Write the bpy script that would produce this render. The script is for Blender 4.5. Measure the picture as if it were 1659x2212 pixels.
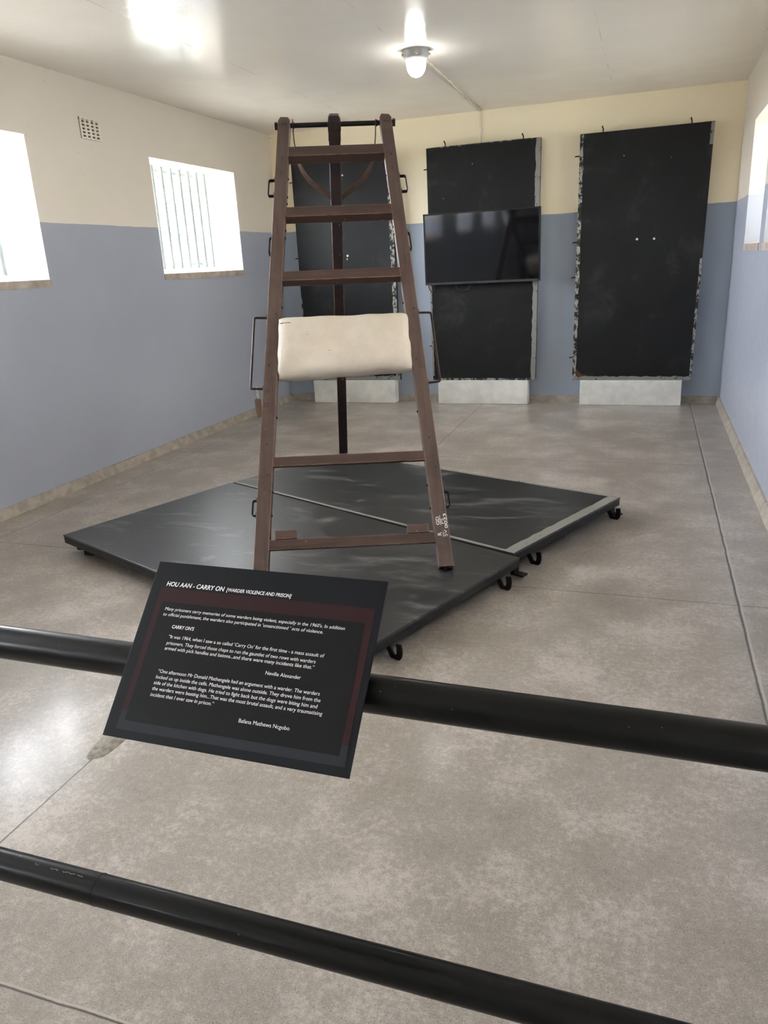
import bpy, bmesh, math, random
from mathutils import Matrix, Vector, noise
random.seed(7)
for o in list(bpy.data.objects): bpy.data.objects.remove(o)
sc = bpy.context.scene
C = sc.collection

# ------------------------------------------------------------ camera, light, exposure
F_PX = 1632.18
cd = bpy.data.cameras.new('camera'); cam = bpy.data.objects.new('camera', cd); C.objects.link(cam)
cd.sensor_fit = 'HORIZONTAL'; cd.sensor_width = 36.0; cd.lens = 36.0 * F_PX / 1659.0; cd.clip_start = 0.02
CR = ((0.9468, -0.3171, -0.0551), (0.3181, 0.8956, 0.3110), (-0.0493, -0.3119, 0.9488))   # right, forward, up (columns)
m = Matrix(((CR[0][0], CR[0][2], -CR[0][1]), (CR[1][0], CR[1][2], -CR[1][1]), (CR[2][0], CR[2][2], -CR[2][1])))
cam.matrix_world = Matrix.Translation((0, 0, 1.5)) @ m.to_quaternion().to_matrix().to_4x4()
sc.camera = cam
sc.view_settings.view_transform = 'Standard'; sc.view_settings.look = 'None'
sc.view_settings.gamma = 1.0; sc.view_settings.use_curve_mapping = False
sc.view_settings.exposure = 2.9
sc.cycles.max_bounces = 10; sc.cycles.diffuse_bounces = 6; sc.cycles.glossy_bounces = 5
sc.cycles.transparent_max_bounces = 16; sc.cycles.sample_clamp_indirect = 8.0
sc.cycles.use_denoising = True
SKY = 5.2
LAMP_STRENGTH = 5.0
w = bpy.data.worlds.new('sky'); sc.world = w; w.use_nodes = True
bg = w.node_tree.nodes['Background']; wn = w.node_tree.nodes; wl_ = w.node_tree.links
# bright hazy daylight, strongest straight out from either long side and brighter and cooler on the left (-x)
wt = wn.new('ShaderNodeTexCoord'); ws = wn.new('ShaderNodeSeparateXYZ'); wl_.new(wt.outputs['Generated'], ws.inputs[0])
def wmath(op, a_, b_):
    n_ = wn.new('ShaderNodeMath'); n_.operation = op
    for k_, v_ in enumerate((a_, b_)):
        if isinstance(v_, (int, float)): n_.inputs[k_].default_value = v_
        else: wl_.new(v_, n_.inputs[k_])
    return n_.outputs[0]
glow = wmath('POWER', wmath('ABSOLUTE', ws.outputs[0], 0), 2.0)
lft = wmath('ADD', wmath('MULTIPLY', glow, 2.25), .30); rgt = wmath('ADD', wmath('MULTIPLY', glow, .72), .15)
isl = wmath('LESS_THAN', ws.outputs[0], 0.0)
wstr = wmath('ADD', wmath('MULTIPLY', isl, lft), wmath('MULTIPLY', wmath('SUBTRACT', 1.0, isl), rgt))
wc = wn.new('ShaderNodeMix'); wc.data_type = 'RGBA'; wl_.new(isl, wc.inputs[0])
wc.inputs[6].default_value = (1.04, 1.0, .93, 1); wc.inputs[7].default_value = (.96, .99, 1.07, 1)
wl_.new(wc.outputs[2], bg.inputs[0]); wl_.new(wmath('MULTIPLY', wstr, SKY), bg.inputs[1])

# ------------------------------------------------------------ measured room
XL, XR, YB, YF, H, PL = -4.019, 0.718, 8.239, -9.6, 2.889, 1.888
TH = 0.56
SILL, HEAD = 1.51, 2.44
LWIN = [(5.940, 7.365), (3.115, 4.540), (0.29, 1.715), (-2.535, -1.11), (-5.36, -3.935), (-8.185, -6.76)]
RWIN = [(6.27, 7.27), (5.04, 6.04), (2.62, 3.62), (1.39, 2.39), (-1.03, -0.03), (-2.26, -1.26), (-4.68, -3.68), (-5.91, -4.91), (-8.33, -7.33)]
portals = []
def portal(x, y0, y1, z0, z1, nx, ny=0):
    l = bpy.data.lights.new('window_daylight', 'AREA'); l.shape = 'RECTANGLE'; l.size = (y1 - y0); l.size_y = (z1 - z0)
    l.cycles.is_portal = True
    o = bpy.data.objects.new('window_daylight', l); C.objects.link(o)
    d = Vector((nx, ny, 0))
    o.rotation_euler = d.to_track_quat('-Z', 'Z').to_euler()
    if ny: o.location = ((y0 + y1) / 2, x, (z0 + z1) / 2)
    else: o.location = (x, (y0 + y1) / 2, (z0 + z1) / 2)
for a, b in LWIN: portal(XL - TH - .01, a, b, SILL, HEAD, 1)
for a, b in RWIN: portal(XR + TH + .01, a, b, SILL, HEAD, -1)
DOOR = (-2.6, -1.2, 0.0, 2.2)

# ------------------------------------------------------------ material helpers
def s2l(c):
    return tuple(((v / 255) / 12.92 if v / 255 <= .04045 else (((v / 255) + .055) / 1.055) ** 2.4) for v in c) + (1.0,)
class NT:
    def __init__(s, name):
        s.m = bpy.data.materials.new(name); s.m.use_nodes = True; s.t = s.m.node_tree; s.n = s.t.nodes
        s.b = s.n['Principled BSDF']; s.out = s.n['Material Output']; s.tc = s.n.new('ShaderNodeTexCoord')
    def link(s, a, b): s.t.links.new(a, b)
    def inp(s, sock, v):
        if hasattr(v, 'is_linked') or isinstance(v, bpy.types.NodeSocket): s.link(v, sock)
        else: sock.default_value = v
    def mapping(s, scale=(1, 1, 1), rot=(0, 0, 0), loc=(0, 0, 0)):
        n = s.n.new('ShaderNodeMapping'); n.inputs['Scale'].default_value = scale; n.inputs['Rotation'].default_value = rot; n.inputs['Location'].default_value = loc
        s.link(s.tc.outputs['Object'], n.inputs[0]); return n.outputs[0]
    def noise(s, scale, detail=4, rough=.55, vec=None, dist=0):
        n = s.n.new('ShaderNodeTexNoise'); n.inputs['Scale'].default_value = scale; n.inputs['Detail'].default_value = detail
        n.inputs['Roughness'].default_value = rough; n.inputs['Distortion'].default_value = dist
        s.link(vec if vec is not None else s.tc.outputs['Object'], n.inputs['Vector']); return n.outputs[0]
    def ramp(s, fac, lo, hi, a=0.0, b=1.0):
        n = s.n.new('ShaderNodeMapRange'); n.inputs[1].default_value = lo; n.inputs[2].default_value = hi
        n.inputs[3].default_value = a; n.inputs[4].default_value = b; s.link(fac, n.inputs[0]); return n.outputs[0]
    def math(s, op, a, b=0.0, c=None):
        n = s.n.new('ShaderNodeMath'); n.operation = op; s.inp(n.inputs[0], a); s.inp(n.inputs[1], b)
        if c is not None: s.inp(n.inputs[2], c)
        return n.outputs[0]
    def mix(s, f, a, b):
        n = s.n.new('ShaderNodeMix'); n.data_type = 'RGBA'; s.inp(n.inputs[0], f); s.inp(n.inputs[6], a); s.inp(n.inputs[7], b); return n.outputs[2]
    def xyz(s, vec=None):
        n = s.n.new('ShaderNodeSeparateXYZ'); s.link(vec if vec is not None else s.tc.outputs['Object'], n.inputs[0]); return n.outputs
    def bump(s, h, strength=.2, dist=.01, normal=None):
        n = s.n.new('ShaderNodeBump'); n.inputs['Strength'].default_value = strength; n.inputs['Distance'].default_value = dist
        s.link(h, n.inputs['Height'])
        if normal is not None: s.link(normal, n.inputs['Normal'])
        s.link(n.outputs[0], s.b.inputs['Normal']); return n.outputs[0]
    def base(s, v): s.inp(s.b.inputs['Base Color'], v)
    def rough(s, v): s.inp(s.b.inputs['Roughness'], v)
    def coat(s, w_, r_): s.b.inputs['Coat Weight'].default_value = w_; s.b.inputs['Coat Roughness'].default_value = r_; return s
def simple(name, c1, c2=None, scale=20, rough=.5, bump=0, metallic=0, spec=.5, stretch=(1, 1, 1), thr=(.35, .65)):
    t = NT(name); vec = t.mapping(stretch); n = t.noise(scale, 5, .6, vec)
    t.base(t.mix(t.ramp(n, *thr), s2l(c1), s2l(c2 or c1))); t.rough(rough)
    t.b.inputs['Metallic'].default_value = metallic; t.b.inputs['Specular IOR Level'].default_value = spec
    if bump: t.bump(n, bump, .004)
    return t.m

def wall_material(name, c1, c2, b1=(164, 168, 180), b2=(170, 174, 185)):
    t = NT(name); x, y, z = t.xyz()
    wob = t.noise(6, 2); edge = t.math('ADD', z, t.math('MULTIPLY', t.math('SUBTRACT', wob, .5), .012))
    up = t.ramp(edge, PL - .0015, PL + .0015)
    big = t.noise(.7, 3); fine = t.noise(14, 5, .6)
    cream = t.mix(t.ramp(big, .35, .65), s2l(c1), s2l(c2))
    blue = t.mix(t.ramp(big, .35, .65), s2l(b1), s2l(b2))
    spots = t.ramp(t.noise(38, 2, .5), .745, .77)
    cream = t.mix(t.math('MULTIPLY', spots, .35), cream, s2l((150, 138, 118)))
    blue = t.mix(t.math('MULTIPLY', spots, .35), blue, s2l((175, 180, 188)))
    t.base(t.mix(up, blue, cream)); t.rough(t.ramp(fine, .3, .7, .30, .40))
    h = t.math('ADD', t.math('MULTIPLY', t.noise(1.3, 2), 6.0), t.math('MULTIPLY', t.noise(60, 3, .6), .35))
    t.bump(h, .22, .01); return t.m
def ceiling_material():
    t = NT('gloss ceiling paint'); x, y, z = t.xyz()
    big = t.noise(.5, 3)
    col = t.mix(t.ramp(big, .35, .65), s2l((240, 234, 224)), s2l((245, 240, 231)))
    j = None
    for x0 in (-2.88, -1.685, -0.41, XR - .06):
        d = t.math('ABSOLUTE', t.math('SUBTRACT', x, x0)); g = t.ramp(d, .0, .006, 1, 0); j = g if j is None else t.math('MAXIMUM', j, g)
    patchy = t.ramp(t.noise(2.4, 3), .45, .6)
    jj = t.math('MULTIPLY', j, patchy)
    col = t.mix(t.math('MULTIPLY', jj, .35), col, s2l((150, 145, 135)))
    t.base(col); t.rough(t.ramp(t.noise(3, 3), .3, .7, .13, .22)); t.b.inputs['Specular IOR Level'].default_value = .17
    v = t.mapping((1.2, 16, 1)); streak = t.noise(3.0, 3, .5, v)
    msk = t.ramp(t.noise(.9, 2), .46, .62)
    h = t.math('ADD', t.math('MULTIPLY', t.math('MULTIPLY', streak, msk), .45), t.math('MULTIPLY', jj, .5))
    h = t.math('ADD', h, t.math('MULTIPLY', t.noise(1.1, 2), 3.0))
    h = t.math('ADD', h, t.math('MULTIPLY', t.noise(45, 3), .22))
    t.bump(h, .22, .01); return t.m
def floor_material():
    t = NT('polished concrete'); x, y, z = t.xyz()
    big = t.noise(.8, 4, .6); mid = t.noise(2.6, 8, .66); fine = t.noise(46, 10, .9); grit = t.noise(260, 3, .6)
    base = t.mix(t.ramp(big, .3, .7), s2l((148, 138, 127)), s2l((160, 151, 141)))
    pat = t.math('ADD', t.math('MULTIPLY', mid, .42), t.math('MULTIPLY', fine, .58))
    light = t.ramp(pat, .49, .575)
    col = t.mix(t.math('MULTIPLY', light, .75), base, s2l((202, 192, 182)))
    dark = t.ramp(pat, .47, .38)
    col = t.mix(t.math('MULTIPLY', dark, .5), col, s2l((100, 91, 82)))
    col = t.mix(t.math('MULTIPLY', t.ramp(grit, .56, .70), .8), col, s2l((190, 185, 175)))
    col = t.mix(t.math('MULTIPLY', t.ramp(grit, .42, .28), .8), col, s2l((64, 60, 54)))
    wob = t.math('MULTIPLY', t.math('SUBTRACT', t.noise(5, 3), .5), .012)
    xx = t.math('ADD', x, wob); yy = t.math('ADD', y, wob)
    g = None; lt = None
    for c, v, wd in ((xx, -1.652, .0035), (xx, -3.74, .003), (yy, 3.335, .0028), (yy, 5.74, .003), (yy, -1.49, .003)):
        d = t.math('ABSOLUTE', t.math('SUBTRACT', c, v)); k = t.ramp(d, wd * .5, wd * 1.1, 1, 0); g = k if g is None else t.math('MAXIMUM', g, k)
    for c, v, wd in ((xx, .455, .006), (yy, .925, .0035)):
        d = t.math('ABSOLUTE', t.math('SUBTRACT', c, v)); k = t.ramp(d, wd * .4, wd, 1, 0); lt = k if lt is None else t.math('MAXIMUM', lt, k)
        k2 = t.ramp(t.math('ABSOLUTE', t.math('SUBTRACT', c, v - wd * 1.7)), wd * .3, wd, 1, 0); g = t.math('MAXIMUM', g, k2)
    col = t.mix(t.math('MULTIPLY', g, .85), col, s2l((48, 45, 41)))
    col = t.mix(t.math('MULTIPLY', lt, .75), col, s2l((186, 180, 168)))
    # two hairline cracks near the barrier
    for (ax, ay, bx, by) in ((-.255, .93, -.10, .80), (.02, .74, .10, .70)):
        L = math.hypot(bx - ax, by - ay); ux, uy = (bx - ax) / L, (by - ay) / L
        px = t.math('SUBTRACT', x, ax); py = t.math('SUBTRACT', y, ay)
        al = t.math('ADD', t.math('MULTIPLY', px, ux), t.math('MULTIPLY', py, uy))
        pe = t.math('ABSOLUTE', t.math('ADD', t.math('ADD', t.math('MULTIPLY', px, -uy), t.math('MULTIPLY', py, ux)), t.math('MULTIPLY', wob, .5)))
        k = t.math('MULTIPLY', t.ramp(pe, .0003, .0014, 1, 0), t.math('MULTIPLY', t.math('GREATER_THAN', al, 0), t.math('LESS_THAN', al, L)))
        col = t.mix(t.math('MULTIPLY', k, .8), col, s2l((50, 46, 42)))
    t.base(col)
    t.rough(t.ramp(mid, .1, .9, .34, .46)); t.coat(.45, .17)
    h = t.math('ADD', t.math('MULTIPLY', fine, .8), t.math('MULTIPLY', grit, .5))
    h = t.math('SUBTRACT', h, t.math('MULTIPLY', g, 2.0)); h = t.math('ADD', h, t.math('MULTIPLY', t.noise(1.5, 2), 1.2))
    t.bump(h, .30, .004); return t.m
def edge_mask(t, r=.006):
    bv = t.n.new('ShaderNodeBevel'); bv.samples = 4; bv.inputs['Radius'].default_value = r
    ge = t.n.new('ShaderNodeNewGeometry'); dp = t.n.new('ShaderNodeVectorMath'); dp.operation = 'DOT_PRODUCT'
    t.link(bv.outputs[0], dp.inputs[0]); t.link(ge.outputs['Normal'], dp.inputs[1])
    return t.ramp(dp.outputs['Value'], .985, .85, 0, 1)
def wood_material(name='dark stained wood', axis=2, c1=(72, 55, 50), c2=(96, 78, 70)):
    t = NT(name); st = [14, 14, 14]; st[axis] = 1.0
    v = t.mapping(tuple(st)); g = t.noise(2.2, 6, .6, v, .6); blotch = t.noise(5, 4, .6)
    col = t.mix(t.ramp(g, .3, .7), s2l(c1), s2l(c2))
    col = t.mix(t.math('MULTIPLY', t.ramp(blotch, .48, .66), .6), col, s2l((58, 38, 32)))
    wear = t.math('MULTIPLY', edge_mask(t), t.ramp(t.noise(16, 4, .7), .38, .52))
    col = t.mix(wear, col, s2l((176, 136, 108)))
    col = t.mix(t.math('MULTIPLY', t.ramp(t.noise(48, 3, .6), .70, .75), .8), col, s2l((190, 176, 160)))
    t.base(col); t.rough(t.ramp(blotch, .1, .9, .34, .46)); t.coat(.25, .2); t.bump(t.math('ADD', g, t.noise(60, 3)), .12, .003); return t.m
def board_material(name, c=(40, 40, 42), smear=.35, rough=(.34, .5), rot=0.0, coat=.3, spec=.5):
    t = NT(name); v = t.mapping((1, 3.2, 1), (0, 0, rot))
    a = t.noise(2.2, 7, .68, v, .5); b = t.noise(60, 4, .7); s = t.noise(9, 5, .7)
    col = t.mix(t.ramp(a, .35, .7), s2l(c), s2l(tuple(v_ + 9 for v_ in c)))
    col = t.mix(t.math('MULTIPLY', t.ramp(a, .55, .74), smear), col, s2l((150, 150, 148)))
    col = t.mix(t.math('MULTIPLY', t.ramp(s, .70, .76), smear * 1.6), col, s2l((190, 186, 178)))
    col = t.mix(t.math('MULTIPLY', t.ramp(b, .72, .78), smear * 1.8), col, s2l((200, 195, 185)))
    t.base(col); t.rough(t.ramp(a, .1, .9, *rough)); t.coat(coat, .31); t.b.inputs['Specular IOR Level'].default_value = spec; t.bump(t.math('ADD', t.noise(5, 3), t.math('MULTIPLY', b, .3)), .15, .004); return t.m
def tin_material(name='flaking tin edging', amount=.5, light=(176, 173, 164)):
    t = NT(name); a = t.noise(16, 6, .72); b = t.noise(70, 4, .6)
    f = t.ramp(a, amount - .02, amount + .02)
    col = t.mix(f, s2l((24, 24, 24)), t.mix(b, s2l(light), s2l(tuple(v * .78 for v in light))))
    t.base(col); t.rough(.5); t.b.inputs['Metallic'].default_value = .15; t.bump(a, .4, .004); return t.m
def pipe_material():
    t = NT('black gloss pipe paint'); v = t.mapping((1.2, 22, 22)); a = t.noise(6, 5, .65, v); b = t.noise(30, 5, .7)
    col = t.mix(t.ramp(a, .4, .7), s2l((3, 3, 4)), s2l((8, 8, 8)))
    col = t.mix(t.math('MULTIPLY', t.ramp(t.noise(120, 3), .74, .78), .8), col, s2l((170, 170, 168)))
    t.base(col); t.rough(t.ramp(b, .1, .9, .34, .46)); t.coat(.22, .14); t.b.inputs['Specular IOR Level'].default_value = .18; t.bump(t.math('ADD', t.math('MULTIPLY', a, .6), t.math('MULTIPLY', b, .7)), .12, .002); return t.m
def emis(name, c, s):
    t = NT(name); e = t.n.new('ShaderNodeEmission'); e.inputs[0].default_value = c; e.inputs[1].default_value = s
    t.link(e.outputs[0], t.out.inputs[0]); return t.m
def glass_material():
    t = NT('window glass'); tr = t.n.new('ShaderNodeBsdfTransparent'); tr.inputs[0].default_value = (.97, .975, .975, 1)
    gl = t.n.new('ShaderNodeBsdfGlossy'); gl.inputs['Roughness'].default_value = .03
    fr = t.n.new('ShaderNodeLayerWeight'); fr.inputs[0].default_value = .5; mx = t.n.new('ShaderNodeMixShader')
    t.link(t.math('ADD', t.math('MULTIPLY', t.math('POWER', fr.outputs['Facing'], 5.0), .45), .02), mx.inputs[0]); t.link(tr.outputs[0], mx.inputs[1]); t.link(gl.outputs[0], mx.inputs[2]); t.link(mx.outputs[0], t.out.inputs[0]); return t.m
def canvas_material():
    t = NT('old canvas'); a = t.noise(7, 5, .6); x, y, z = t.xyz()
    col = t.mix(t.ramp(a, .3, .7), s2l((198, 187, 171)), s2l((214, 204, 190)))
    col = t.mix(t.math('MULTIPLY', t.ramp(t.noise(4, 3), .55, .75), .35), col, s2l((184, 168, 146)))
    col = t.mix(t.math('MULTIPLY', t.ramp(t.noise(45, 2), .74, .78), .7), col, s2l((110, 84, 58)))
    t.base(col); t.rough(.85); t.b.inputs['Specular IOR Level'].default_value = .2
    wv = t.math('ADD', t.math('SINE', t.math('MULTIPLY', x, 2600)), t.math('SINE', t.math('MULTIPLY', z, 2600)))
    t.bump(t.math('ADD', t.math('MULTIPLY', wv, .03), t.noise(40, 4)), .35, .003); return t.m

M_WALL = wall_material('painted plaster', (221, 213, 200), (226, 218, 206), (158, 163, 176), (164, 169, 181)); M_WALLB = wall_material('cream plaster with painted light', (253, 240, 208), (255, 243, 214), (160, 171, 186), (166, 176, 190)); M_CEIL = ceiling_material(); M_FLOOR = floor_material(); M_WOOD = wood_material()  # back wall: same paint, cream lightened and warmed to carry brighter light
M_WOODX = wood_material('dark stained rung wood', 0, (58, 41, 36), (80, 59, 51))
M_LEG = wood_material('dark painted rear leg wood', 2, (30, 20, 21), (40, 28, 28))
M_BOARD = board_material('worn black board paint', (25, 25, 26), .55, (.36, .5), .35, .6, .4)
M_PANEL = board_material('matt black board paint', (26, 26, 27), .08, (.5, .62), 0, 0, .2)
M_PANELG = board_material('satin slate board paint', (19, 20, 23), .07, (.42, .55), 0, .10, .25)
M_SIDE = simple('black painted board side', (15, 15, 16), (28, 28, 27), 18, .5, .3)
M_TIN = tin_material(); M_TIN2 = tin_material('grey tin edging', .40, (150, 150, 144)); M_TIN3 = tin_material('mostly black tin edging', .56)
M_PIPE = pipe_material()
M_CONC = simple('bare concrete skirting', (142, 134, 122), (170, 162, 150), 12, .55, .4)
M_SILL = simple('concrete window sill', (150, 138, 126), (186, 176, 164), 9, .6, .4)
M_WHITE = simple('chalky white paint', (232, 232, 227), (210, 210, 205), 6, .7, .15)
M_BAR = simple('pale green grey bar paint', (160, 172, 170), (178, 188, 186), 10, .35, .1)
M_FRAME = simple('grey steel window frame', (120, 138, 140), (150, 164, 166), 14, .5, .1)
M_IRON = simple('brown iron', (42, 30, 27), (62, 46, 40), 30, .45, .2, .4)
M_DIRON = simple('dark iron', (16, 14, 14), (30, 26, 24), 30, .5, .3, .5)
M_STRAP = simple('brown iron strap', (70, 52, 42), (92, 72, 58), 30, .4, .15, .3)
M_CANVAS = canvas_material(); M_GLASS = glass_material()
M_CREAM = simple('cream vent paint', (229, 220, 206), (233, 225, 212), 20, .5)
M_DARK = simple('painted vent recess shade', (92, 84, 74), (110, 100, 88), 8, .9)
M_LAMPB = simple('grey lamp casting', (150, 152, 150), (176, 177, 174), 12, .4)
M_LAMP = emis('lit lamp glass', (1.0, 1.0, .98, 1), LAMP_STRENGTH)
M_CABLE = simple('white cable sheath', (232, 224, 206), (238, 231, 214), 12, .4)
M_TVB = simple('black plastic bezel', (14, 14, 15), (20, 20, 21), 12, .3)
M_TVG = simple('grey plastic bezel', (52, 52, 54), (60, 60, 62), 12, .35)
M_SCREEN = simple('glossy dark screen', (6, 6, 9), (7, 7, 10), 3, .06, 0, 0, .5); M_SCREEN.node_tree.nodes['Principled BSDF'].inputs['IOR'].default_value = 1.65
M_SIGN = simple('matt black sign print', (27, 28, 31), (30, 31, 34), 8, .5, 0, 0, .12)
M_SIGNI = simple('charcoal sign panel print', (27, 27, 28), (29, 29, 30), 8, .5, 0, 0, .12)
M_MAR = simple('maroon sign print', (50, 30, 33), (53, 33, 36), 8, .5, 0, 0, .12)
M_GRY = simple('slate sign print', (46, 48, 53), (49, 51, 56), 8, .5, 0, 0, .12)
M_TXT = simple('white print', (232, 232, 230), None, 8, .5)
M_PAINT = simple('white brush paint', (240, 238, 232), (225, 220, 212), 80, .6)
M_STENC = simple('faded dark stencil', (44, 32, 34), (56, 40, 40), 80, .6)
M_TAG = simple('brown paper tag', (104, 76, 56), (84, 60, 46), 18, .7)
M_STRING = simple('white string', (205, 200, 190), None, 20, .8)
M_GROUND = simple('pale outside ground', (214, 212, 202), (224, 222, 212), 1, .9)
M_RUST = simple('rust stain', (96, 58, 36), (60, 42, 32), 30, .7)

# ------------------------------------------------------------ geometry helpers
def finish(name, bm, mat, parent=None, smooth=False, bevel=0, seg=2, auto=None):
    bmesh.ops.remove_doubles(bm, verts=bm.verts, dist=1e-6)
    bmesh.ops.recalc_face_normals(bm, faces=bm.faces)
    me = bpy.data.meshes.new(name); bm.to_mesh(me); bm.free()
    o = bpy.data.objects.new(name, me); C.objects.link(o)
    if isinstance(mat, (list, tuple)):
        for x in mat: me.materials.append(x)
    else: me.materials.append(mat)
    if smooth:
        for f in me.polygons: f.use_smooth = True
        if auto: me.set_sharp_from_angle(angle=math.radians(auto))
    if bevel:
        b = o.modifiers.new('bevel', 'BEVEL'); b.width = bevel; b.segments = seg; b.limit_method = 'ANGLE'
    if parent: o.parent = parent
    return o
def empty(name, loc=(0, 0, 0)):
    o = bpy.data.objects.new(name, None); C.objects.link(o); o.location = loc; o.empty_display_size = .1; return o
def tag(o, label, cat, group=None):
    o['label'] = label; o['category'] = cat
    if group: o['group'] = group
    return o
def struct(o): o['kind'] = 'structure'; return o
def box(bm, x0, x1, y0, y1, z0, z1, mi=0, mat=None):
    vs = [Vector(v) for v in ((x0, y0, z0), (x1, y0, z0), (x1, y1, z0), (x0, y1, z0), (x0, y0, z1), (x1, y0, z1), (x1, y1, z1), (x0, y1, z1))]
    if mat: vs = [mat @ v for v in vs]
    vs = [bm.verts.new(v) for v in vs]
    for q in ((0, 3, 2, 1), (4, 5, 6, 7), (0, 1, 5, 4), (1, 2, 6, 5), (2, 3, 7, 6), (3, 0, 4, 7)):
        f = bm.faces.new([vs[i] for i in q]); f.material_index = mi
    return vs
def boxobj(name, x0, x1, y0, y1, z0, z1, mat, parent=None, bevel=0):
    bm = bmesh.new(); box(bm, x0, x1, y0, y1, z0, z1); return finish(name, bm, mat, parent, bevel=bevel)
def prism(bm, pts, vec, mi=0):
    a = [bm.verts.new(p) for p in pts]; b = [bm.verts.new(Vector(p) + Vector(vec)) for p in pts]; n = len(a)
    fs = [bm.faces.new(a[::-1]), bm.faces.new(b)] + [bm.faces.new((a[i], a[(i + 1) % n], b[(i + 1) % n], b[i])) for i in range(n)]
    for f in fs: f.material_index = mi
def tube(bm, pts, r, seg=12, up=None, sq=None):
    pts = [Vector(p) for p in pts]; rings = []; n = len(pts)
    prev = None
    for i, p in enumerate(pts):
        d = (pts[min(i + 1, n - 1)] - pts[max(i - 1, 0)]).normalized()
        ref = Vector(up) if up else (Vector((0, 0, 1)) if abs(d.z) < .9 else Vector((0, 1, 0)))
        if prev is not None and not up: ref = prev
        a = d.cross(ref).normalized(); b = a.cross(d).normalized(); prev = b
        rr = r[i] if isinstance(r, (list, tuple)) else r
        if sq: ring = [p + a * sx * sq[0] + b * sy * sq[1] for sx, sy in ((1, 1), (-1, 1), (-1, -1), (1, -1))]
        else: ring = [p + (a * math.cos(t) + b * math.sin(t)) * rr for t in [2 * math.pi * k / seg for k in range(seg)]]
        rings.append([bm.verts.new(v) for v in ring])
    k = len(rings[0])
    for i in range(n - 1):
        for j in range(k): bm.faces.new((rings[i][j], rings[i][(j + 1) % k], rings[i + 1][(j + 1) % k], rings[i + 1][j]))
    bm.faces.new(rings[0][::-1]); bm.faces.new(rings[-1])
def tubeobj(name, pts, r, mat, parent=None, seg=12, **k):
    bm = bmesh.new(); tube(bm, pts, r, seg, **k); return finish(name, bm, mat, parent, smooth=not k.get('sq'), auto=50)
def lathe(name, prof, mat, parent=None, seg=32, loc=(0, 0, 0), scale=(1, 1)):
    bm = bmesh.new(); rings = []
    for r, z in prof:
        rings.append([bm.verts.new((loc[0] + r * scale[0] * math.cos(2 * math.pi * k / seg), loc[1] + r * scale[1] * math.sin(2 * math.pi * k / seg), loc[2] + z)) for k in range(seg)])
    for i in range(len(rings) - 1):
        for j in range(seg): bm.faces.new((rings[i][j], rings[i][(j + 1) % seg], rings[i + 1][(j + 1) % seg], rings[i + 1][j]))
    bm.faces.new(rings[0][::-1]); bm.faces.new(rings[-1])
    return finish(name, bm, mat, parent, smooth=True, auto=40)
def arc(pts, n=8):
    """Catmull-Rom smoothing of a poly line"""
    P = [Vector(p) for p in pts]; P = [P[0] * 2 - P[1]] + P + [P[-1] * 2 - P[-2]]; out = []
    for i in range(1, len(P) - 2):
        for k in range(n):
            t = k / n; a, b, c, d = P[i - 1], P[i], P[i + 1], P[i + 2]
            out.append(.5 * ((2 * b) + (c - a) * t + (2 * a - 5 * b + 4 * c - d) * t * t + (-a + 3 * b - 3 * c + d) * t ** 3))
    out.append(P[-2]); return out
def rounded(pts, r=.01, n=4):
    P = [Vector(p) for p in pts]; out = [P[0]]
    for i in range(1, len(P) - 1):
        a = (P[i - 1] - P[i]).normalized(); b = (P[i + 1] - P[i]).normalized()
        s, e = P[i] + a * r, P[i] + b * r
        for k in range(n + 1):
            t = k / n; out.append(s * (1 - t) ** 2 + P[i] * 2 * t * (1 - t) + e * t * t)
    out.append(P[-1]); return out

# ------------------------------------------------------------ room shell
def wall(name, plane, side, u0, u1, holes, axis='y', th=TH):
    """wall whose room face lies at plane; holes are (u0,u1,z0,z1); it has real thickness and reveals"""
    us = sorted({u0, u1} | {h[0] for h in holes} | {h[1] for h in holes}); zs = sorted({0.0, H + .25} | {h[2] for h in holes} | {h[3] for h in holes})
    bm = bmesh.new()
    P = lambda u, z, k: (plane + side * th * k, u, z) if axis == 'y' else (u, plane + side * th * k, z)
    hole = lambda a, b: any(h[0] - 1e-6 <= a and b[0] <= h[1] + 1e-6 and h[2] - 1e-6 <= b[1] and b[2] <= h[3] + 1e-6 for h in holes)
    for i in range(len(us) - 1):
        for j in range(len(zs) - 1):
            if hole(us[i], (us[i + 1], zs[j], zs[j + 1])): continue
            for k in (0, 1): bm.faces.new([bm.verts.new(P(*q, k)) for q in ((us[i], zs[j]), (us[i + 1], zs[j]), (us[i + 1], zs[j + 1]), (us[i], zs[j + 1]))])
    for a, b, c, d in list(holes) + [(u0, u1, 0, H + .25)]:
        for (p, q) in (((a, c), (b, c)), ((b, c), (b, d)), ((b, d), (a, d)), ((a, d), (a, c))):
            bm.faces.new([bm.verts.new(P(*p, 0)), bm.verts.new(P(*q, 0)), bm.verts.new(P(*q, 1)), bm.verts.new(P(*p, 1))])
    return struct(finish(name, bm, M_WALL))
wall('wall_left', XL, -1, YF - .2, YB + .2, [(a, b, SILL - .05, HEAD) for a, b in LWIN])
wall('wall_right', XR, 1, YF - .2, YB + .2, [(a, b, SILL - .05, HEAD) for a, b in RWIN])
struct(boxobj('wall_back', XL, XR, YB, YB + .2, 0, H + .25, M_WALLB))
wall('wall_front', YF, -1, XL, XR, [DOOR], 'x', .2)
struct(boxobj('floor', XL - .02, XR + .02, YF - .2, YB + .02, -.2, 0, M_FLOOR))
struct(boxobj('ceiling', XL, XR, YF, YB, H, H + .2, M_CEIL))
g = struct(boxobj('outside_ground', -60, 60, -60, 60, -.5, -.25, M_GROUND))

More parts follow.
